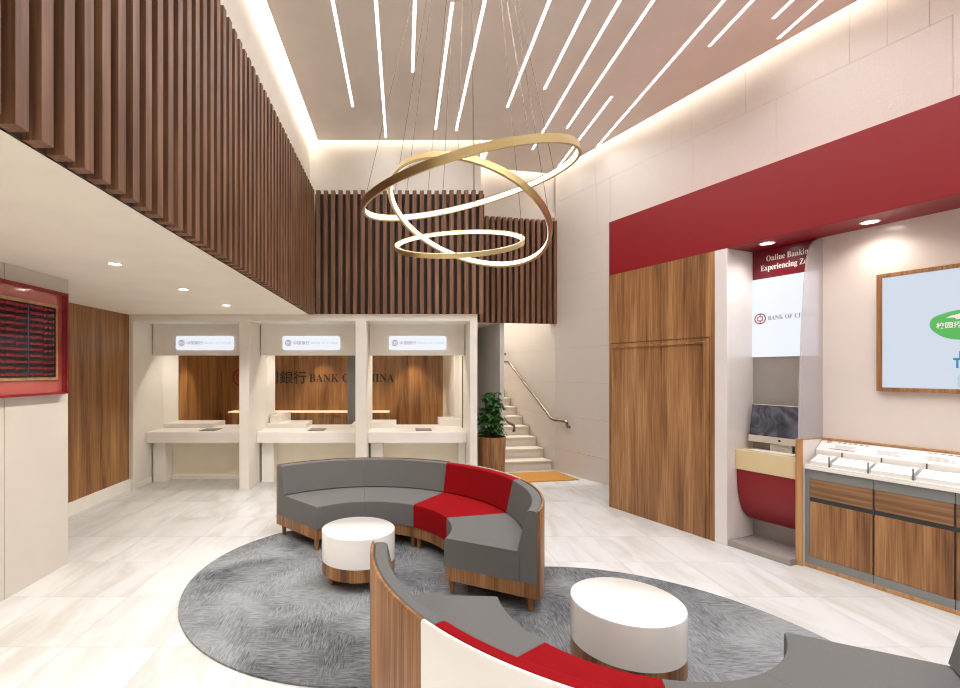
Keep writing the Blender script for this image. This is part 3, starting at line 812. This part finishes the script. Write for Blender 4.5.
for (a, z, r) in ((.06, 1.735, .022), (.12, 1.70, .05), (.15, 1.79, .03)):
    P = disc(sc0+a, z, r); cy.add(P, [tuple(range(len(P)))])
for (a, b, z0_, z1_) in ((.0, .10, 1.728, 1.742), (.015, .027, 1.67, 1.74), (.03, .045, 1.74, 1.79)):
    cy.quad(ontv(sc0+a, z0_, .0015), ontv(sc0+b, z0_, .0015), ontv(sc0+b, z1_, .0015), ontv(sc0+a, z1_, .0015))
obj('blue_figure', cy, M['cyan'], sn_)
cyp = MB()
for (a, z, r) in ((.05, 1.60, .03), (.06, 1.56, .04), (.10, 1.54, .05)):
    P = disc(sc0+a, z, r, .001); cyp.add(P, [tuple(range(len(P)))])
obj('pale_figure', cyp, M['cyanpale'], sn_)

# ------------------------------------------------------------------ stairs
stp = MB()
wL = -.848; wR = -.004
prev = [(0, 0)]
ns_ = 13; rise = .158; run = .28
pr = []
for i in range(ns_):
    pr += [(i*run-.0, i*rise), (i*run, (i+1)*rise)]
pr += [(3.80, ns_*rise), (3.80, 0)]
A_ = [SF.p(wL, b, z) for b, z in pr]
stp.prism(A_, SF.p(wR-wL, 0, 0)-SF.p(0, 0, 0))
struct('trim_3', MB().box(0, 0.01, -.0, .01, 0, .01, SF), M['step']) if False else None
sr = thing('stone_staircase', tuple(SF.p(-.4, 0, 0)), 'pale stone staircase rising beside the stone wall', 'staircase')
obj('steps', stp, M['step'], sr)
nz = MB()
for i in range(ns_): nz.box(wL+.001, wR-.001, i*run-.022, i*run+.25, (i+1)*rise-.028, (i+1)*rise+.002, SF)
obj('treads', nz, M['step'], sr, bevel=.004)
# handrails
def rail(name, pts, label, brk):
    t = thing(name, pts[0], label, 'handrail', 'stair handrails')
    obj('rail', MB().tube(pts, .023, 12), M['steel'], t, smooth=True)
    for p, q in brk: obj('bracket', MB().tube([p, ((p[0]+q[0])/2, (p[1]+q[1])/2, p[2]-.07), (q[0], q[1], q[2]-.07)], .007, 8), M['steel'], t, smooth=True)
def rr_pt(y, z, off=.07):
    x = (4.098-.2*y)-off
    return (x, y, z)
e0 = (xw(7.62)-.07, 7.62, .845)
pts = [(e0[0]+.05, 7.60, .76), (e0[0]+.012, 7.60, .765), (e0[0], 7.60, .79), (e0[0], 7.60, .83), (e0[0]-.01, 7.64, .848), rr_pt(7.80, .855, .08), rr_pt(7.92, .875, .08), rr_pt(8.02, .93), rr_pt(8.6, 1.262), rr_pt(9.5, 1.78), rr_pt(9.62, 1.83), rr_pt(9.9, 1.84)]
bk = [(rr_pt(y, .93+(y-8.02)*.572), rr_pt(y, .93+(y-8.02)*.572, 0)) for y in (8.15, 8.9, 9.45)]
rail('handrail', pts, 'steel handrail on the stone wall of the stair', bk)
def rl(b, z, o=.14): p = part_pt(b, o); return (p.x, p.y, z)
pts = [rl(-.22, .70), rl(-.24, .715), rl(-.25, .75), rl(-.22, .79), rl(-.12, .80), rl(.0, .82), rl(.1, .87), rl(.9, 1.33), rl(2.2, 2.07)]
rail('handrail', pts, 'short visible steel handrail beside the potted plant', [(rl(.4, 1.04), rl(.4, 1.04, .076)), (rl(1.5, 1.67), rl(1.5, 1.67, .076))])
tag(obj('landing_handrail', MB().tube([rr_pt(9.75, 1.99, .07), rr_pt(10.3, 2.12, .07), rr_pt(10.9, 2.45, .07)], .023, 12), M['steel'], loc=rr_pt(9.9, 2.0), smooth=True), 'dark upper handrail higher up the stair wall', 'handrail')
# door mat
dm = MB(); 
dm.prism([(1.62, 7.05, 0), (2.66, 7.25, 0), (2.50, 7.86, 0), (1.64, 7.70, 0)], (0, 0, .014))
tag(obj('doormat', dm, M['mat'], loc=(2.1, 7.4, 0), bevel=.003), 'ochre doormat on the floor at the foot of the stairs', 'mat')

# ------------------------------------------------------------------ plant
px_, py_ = 1.345, 7.30
pl = thing('plant_pot', (px_, py_, 0), 'tall round oak planter beside the teller block', 'planter')
obj('pot', MB().lathe((px_, py_), [(.195, 0), (.215, .62), (.215, .66), (.200, .66), (.198, .60), (0, .60)], 48), M['wood'], pl, smooth=True)
obj('soil', MB().lathe((px_, py_), [(.197, .60), (.19, .622), (.1, .63), (0, .632)], 32), M['soil'], pl, smooth=True)
pt = thing('leafy_plant', (px_, py_, .63), 'bushy dark green plant with glossy leaves in the oak planter', 'plant')
lm = MB(); stm = MB(); rp = random.Random(11)
for i in range(120):
    a = rp.uniform(0, 2*PI); rr = .19*rp.uniform(0, 1)**.6; h = rp.uniform(.08, .70)
    if h > .55: rr *= .7
    tip = Vector((px_+rr*math.cos(a)*.95, py_+rr*math.sin(a), .63+h))
    root_ = Vector((px_+rr*.25*math.cos(a), py_+rr*.25*math.sin(a), .60))
    stm.tube([root_, (root_+tip)/2+Vector((0, 0, .03)), tip], .004, 5)
    for j in range(8):
        b = 2*PI*j/8+rp.uniform(-.3, .3); ll = rp.uniform(.06, .095); w = ll*.24
        dr_ = Vector((math.cos(b), math.sin(b), rp.uniform(-.6, .35))).normalized()
        sd_ = dr_.cross(Vector((0, 0, 1))).normalized(); up = sd_.cross(dr_)
        P = []
        prof_ = [(0.12, .15), (.35, .85), (.6, 1), (.85, .6), (1, 0.05)]
        for (tt, ww) in prof_:
            c = tip+dr_*(ll*tt)-Vector((0, 0, 1))*(ll*.35*tt*tt)
            P += [c-sd_*w*ww, c-up*w*.12, c+sd_*w*ww]
        # keep leaves clear of the wall of the teller block
        if min(p.x for p in P) < 1.034: continue
        fs = []
        for q in range(4):
            for e in range(2): fs.append((3*q+e, 3*q+e+1, 3*q+e+4, 3*q+e+3))
        lm.add(P, fs)
obj('foliage', lm, M['leaf'], pt, smooth=False)
obj('stems', stm, M['stem'], pt)

# ------------------------------------------------------------------ rug
C1 = Vector((-.295, 3.86)); C2 = Vector((1.20, 2.59))
def rug_outline():
    ctrs = ((C1, 1.37), (C2, 1.43)); out = []
    mid = (C1+C2)/2
    for i in range(240):
        a = 2*PI*i/240; d = Vector((math.cos(a), math.sin(a))); best = 0
        for c, R in ctrs:
            m = mid-c; B = m.dot(d); Cc = m.dot(m)-R*R
            best = max(best, -B+math.sqrt(max(0, B*B-Cc)))
        out.append(mid+d*best)
    return out
ro = rug_outline()
tag(obj('area_rug', MB().prism([(p.x, p.y, .001) for p in ro], (0, 0, .012)), M['rug'], loc=(.46, 3.2, 0)), 'grey patterned rug of two joined circles under the sofas', 'rug')

# ------------------------------------------------------------------ sofa modules
RI, RO = .68, 1.375
def sofa_module(C, a0, a1, red, label, p0=0, p1=0):
    mid = math.radians((a0+a1)/2)
    root = thing('curved_sofa_module', (C.x+1.03*math.cos(mid), C.y+1.03*math.sin(mid), .013), label, 'sofa', 'curved sofa modules on the grey rug')
    c = (C.x, C.y); g = .06*(1 if a1 > a0 else -1); A0, A1 = a0+g, a1-g
    F = M['fabred'] if red else M['fab']
    obj('base_frame', MB().arc(c, [(RI+.012, .115), (RO-.018, .115), (RO-.018, .212), (RI+.012, .212)], A0, A1), M['wood'], root, smooth=True)
    obj('seat', MB().arc(c, [(RI, .213), (1.235, .213), (1.235, .42), (RI+.012, .42), (RI+.003, .414), (RI, .402)], A0, A1), F, root, smooth=True)
    obj('backrest', MB().arc(c, [(1.237, .213), (RO-.019, .213), (RO-.019, .698), (RO-.03, .707), (1.305, .707), (1.287, .698), (1.225, .43), (1.2365, .421)], A0, A1), F, root, smooth=True)
    pm = M['gloss'] if red else M['wood']
    bp = obj('back_panel', MB().arc(c, [(RO-.017, .112), (RO, .112), (RO, .702), (RO-.005, .711), (RO-.017, .711)], a0+.02*(1 if a1 > a0 else -1)+p0, A1+p1), pm, root, smooth=True)
    bp['label'] = 'white lacquered back panel' if red else 'oak veneer back panel'
    for rr, da in ((RI+.05, .045), (RI+.05, -.045), (RO-.07, .035), (RO-.07, -.035)):
        sgn = 1 if a1 > a0 else -1
        an = math.radians((a0 if da > 0 else a1))+da*sgn
        x, y = C.x+rr*math.cos(an), C.y+rr*math.sin(an)
        obj('leg', MB().lathe((x, y), [(.016, .0135), (.026, .115)], 4 if False else 12), M['wood'], root, smooth=True)
    return root
m1 = [135.3, 95.5, 55, 14, -28.5]
labs = ['grey curved sofa module at the far left end with oak base', 'grey curved sofa module between the left end module and the red one', 'red curved sofa module of the rear sofa', 'grey curved sofa module at the near right end of the rear sofa']
for i in range(4): sofa_module(C1, m1[i], m1[i+1], i == 2, labs[i])
m2 = [177.5, 216.6, 256, 293.5, 331.5]
labs = ['grey curved front sofa module with tall oak back beside the round table', 'red front sofa module with white lacquered back', 'grey front sofa module next to the red seat at the bottom edge', 'grey sofa module at the lower right corner of photo']
for i in range(4): sofa_module(C2, m2[i], m2[i+1], i == 1, labs[i], -2.1 if i == 1 else 0, -2.1 if i == 0 else 0)

# ------------------------------------------------------------------ round tables
def table(x, y, label):
    t = thing('round_coffee_table', (x, y, .013), label, 'coffee table', 'round white drum tables')
    r = .288
    obj('drum_top', MB().lathe((x, y), [(0, .19), (r, .19), (r, .402), (r-.002, .408), (r-.008, .411), (0, .411)], 72), M['gloss'], t, smooth=True)
    obj('wood_band', MB().lathe((x, y), [(r-.001, .095), (r-.001, .19), (0, .19)], 72), M['wood'], t, smooth=True)
    for k in range(4):
        a = PI/4+k*PI/2-.25; 
        obj('leg', MB().lathe((x+(r-.06)*math.cos(a), y+(r-.06)*math.sin(a)), [(.014, .0135), (.022, .096)], 12), M['wood'], t, smooth=True)
table(-.352, 3.80, 'round white drum table inside the rear sofa curve')
table(1.212, 2.605, 'round white drum table inside the front sofa curve')

# ------------------------------------------------------------------ chandelier
def ring_frame(n):
    n = Vector(n).normalized(); u = Vector((1, 0, 0)); u = (u-n*u.dot(n)).normalized(); v = n.cross(u); return u, v, n
hub = Vector((.39, 2.84, TOP))
ch = thing('ring_chandelier', tuple(hub), 'brass chandelier of three tilted glowing rings hanging from ceiling', 'chandelier')
obj('canopy', MB().lathe((hub.x, hub.y), [(0, TOP), (.14, TOP), (.14, TOP-.03), (.13, TOP-.035), (0, TOP-.035)], 48), M['gold'], ch, smooth=True)
def ring(c, r, n, h, phase, nc=4, th=.016):
    u, v, nn = ring_frame(n); c = Vector(c); N_ = 128; sec = []; inn = []
    for i in range(N_):
        a = 2*PI*i/N_; d = u*math.cos(a)+v*math.sin(a)
        sec.append([c+d*r-nn*h/2, c+d*r+nn*h/2, c+d*(r-th)+nn*h/2, c+d*(r-th)-nn*h/2])
        inn.append([c+d*(r-th)-nn*h*.36, c+d*(r-th)+nn*h*.36, c+d*(r-th-.004)+nn*h*.36, c+d*(r-th-.004)-nn*h*.36])
    def torus(ss):
        m = MB(); n_ = len(ss); vs = [p for s in ss for p in s]; fs = []
        for i in range(n_):
            k = (i+1) % n_
            for j in range(4): q = (j+1) % 4; fs.append((i*4+j, i*4+q, k*4+q, k*4+j))
        return m.add(vs, fs)
    ro_ = obj('ring', torus(sec), M['gold'], ch, smooth=True)
    obj('led_strip', torus(inn), M['ringled'], ro_, smooth=True)
    for k in range(nc):
        a = phase+2*PI*k/nc; d = u*math.cos(a)+v*math.sin(a); e = c+d*(r-th/2)+nn*h/2
        st_ = hub+Vector(((e-hub).x, (e-hub).y, 0)).normalized()*.10+Vector((0, 0, -.034))
        obj('cable', MB().tube([st_, e], .0016, 6), M['steel'], ro_)
ring((.38, 2.84, EYE+1.10), .64, (-.23, -.11, 1), .042, .35)
ring((.38, 2.84, EYE+.91), .50, (.41, .25, 1), .036, 2.9)
ring((.33, 2.84, EYE+.76), .38, (-.08, -.46, 1), .026, 1.2)

# ------------------------------------------------------------------ linear ceiling lights
def line_lamp(t, X, a, b):
    li = bpy.data.lights.new('lamp', 'AREA'); li.shape = 'RECTANGLE'; li.size = .022; li.size_y = b-a-.02
    li.energy = 2.15*(b-a); li.color = (.98, .98, 1); li.spread = math.radians(140)
    lo = bpy.data.objects.new('lamp', li); col.objects.link(lo); lo.parent = t; lo.location = (0, 0, -.0075)
lines = [(352.8, 106.4, 330, 0), (386.2, 141.5, 0, 0), (412.6, 72, 0, 0), (435.4, 129.4, 449.4, 1.7), (456.1, 130.4, 0, 0), (507.3, 107, 0, 0), (544.4, 89, 0, 0),
         (532.4, 149.5, 0, 0), (566.8, 128.1, 0, 0), (558, 167, 611.6, 96), (590.2, 154.5, 0, 0), (709.2, 46, 0, 0), (772.8, 18.4, 0, 0), (777.8, 38.5, 0, 0)]
near = [1.2, .4, 1.0, None, .2, .9, 1.4, .3, .1, None, -.4, .8, .2, .9]
llab = ['linear ceiling light leftmost beside the left cove', 'second linear ceiling light from the left, ending near the rear wall', 'short third linear ceiling light from the left', 'linear ceiling light whose both ends show above the chandelier left', 'linear ceiling light crossing above the middle of the chandelier', 'linear ceiling light ending above the upper brass ring', 'shorter linear ceiling light just right of the chandelier cables', 'long linear ceiling light ending behind the upper brass ring', 'linear ceiling light ending just right of the top ring', 'short linear ceiling light farthest back, near the corner', 'longest linear ceiling light running close to the right cove', 'linear ceiling light stopping above the middle of red bulkhead', 'short linear ceiling light at top edge above the bulkhead', 'linear ceiling light closest to the right cove']
HC = TOP-EYE
for i, (x1, y1, x0, y0) in enumerate(lines):
    X = (x1-403)/(371-y1)*HC; YF = HC*480/(371-y1)
    YN = near[i] if near[i] else HC*480/(371-y0)
    if X < 1.1: YF = min(YF, 6.62)
    YF = min(YF, (5.865-.19-X)/.42)
    t = thing('linear_ceiling_light', (X, (YN+YF)/2, TOP), llab[i], 'ceiling light', 'linear lights set in the main ceiling')
    obj('housing', MB().box(X-.021, X+.021, YN, YF, TOP-.003, TOP), M['chalk'], t)
    obj('diffuser', MB().box(X-.013, X+.013, YN+.005, YF-.005, TOP-.006, TOP-.003), M['led'], t)
    line_lamp(t, X, YN, YF)
# unseen linear lights added behind the viewer to brighten the hall
for i, (X, a, b) in enumerate(((-.8, -2.8, .6), (-.4, -2.4, 0), (.2, -2.7, .6), (.7, -2.5, -.2), (1.3, -2.6, .4), (1.9, -2.8, -.3), (2.5, -2.6, -.8), (3.1, -2.5, .3), (3.7, -2.8, .2), (4.4, -2.6, .6))):
    t = thing('linear_ceiling_light', (X, (a+b)/2, TOP), 'unseen linear ceiling light added over the entrance side to brighten the hall', 'ceiling light', 'linear lights set in the main ceiling')
    obj('housing', MB().box(X-.026, X+.026, a, b, TOP-.003, TOP), M['chalk'], t)
    obj('diffuser', MB().box(X-.013, X+.013, a+.005, b-.005, TOP-.006, TOP-.003), M['led'], t)
    line_lamp(t, X, a, b)

# ------------------------------------------------------------------ aisle downlights
dlab = {3.48: 'downlight in low ceiling nearest the rate display', 4.57: 'middle of three downlights in the low ceiling', 5.67: 'downlight in low ceiling nearest the slat screen and tellers'}
for y in (3.48, 4.57, 5.67, 2.38, 1.28, .2, -1.0, -2.1):
    downlight((-2.09, y, LOW), dlab.get(y, 'downlight in the low ceiling, outside the photo'), 'low ceiling downlights', 44, .042, 120)
# teller bay and office downlights
for x in (-3.0, -1.4, .21):
    downlight((x, 7.75, LOW-.0), 'downlight above a teller window, hidden from view', 'teller downlights', 44, .04, 130)
for x, y, e in ((-3.62, 8.9, 26), (-2.9, 10.02, 3), (-1.70, 10.02, 26), (.22, 10.02, 26), (-.9, 10.02, 14), (-2.0, 8.8, 20), (-.1, 8.8, 20)):
    downlight((x, y, LOW), 'downlight in the office ceiling, hidden from view', 'office downlights', e*3, .04, 66, (1, .84, .62))
downlight((2.1, 8.9, 4.2), 'downlight in the stair ceiling, hidden from view', 'stair downlights', 200, .05, 110)
downlight((1.6, 10.6, 4.2), 'downlight in the stair ceiling, hidden from view', 'stair downlights', 150, .05, 110)

# ------------------------------------------------------------------ view
w = bpy.data.worlds.new('world'); sc.world = w; w.use_nodes = True
w.node_tree.nodes['Background'].inputs[0].default_value = (1, .95, .9, 1)
w.node_tree.nodes['Background'].inputs[1].default_value = .3
vs = sc.view_settings; vs.view_transform = 'Standard'; vs.look = 'None'; vs.gamma = 1; vs.use_curve_mapping = False
vs.exposure = .55
sc.cycles.max_bounces = 8; sc.cycles.diffuse_bounces = 5; sc.cycles.transparent_max_bounces = 8
sc.cycles.caustics_reflective = False; sc.cycles.caustics_refractive = False
sc.cycles.sample_clamp_indirect = 6
sc.cycles.filter_width = 1.15
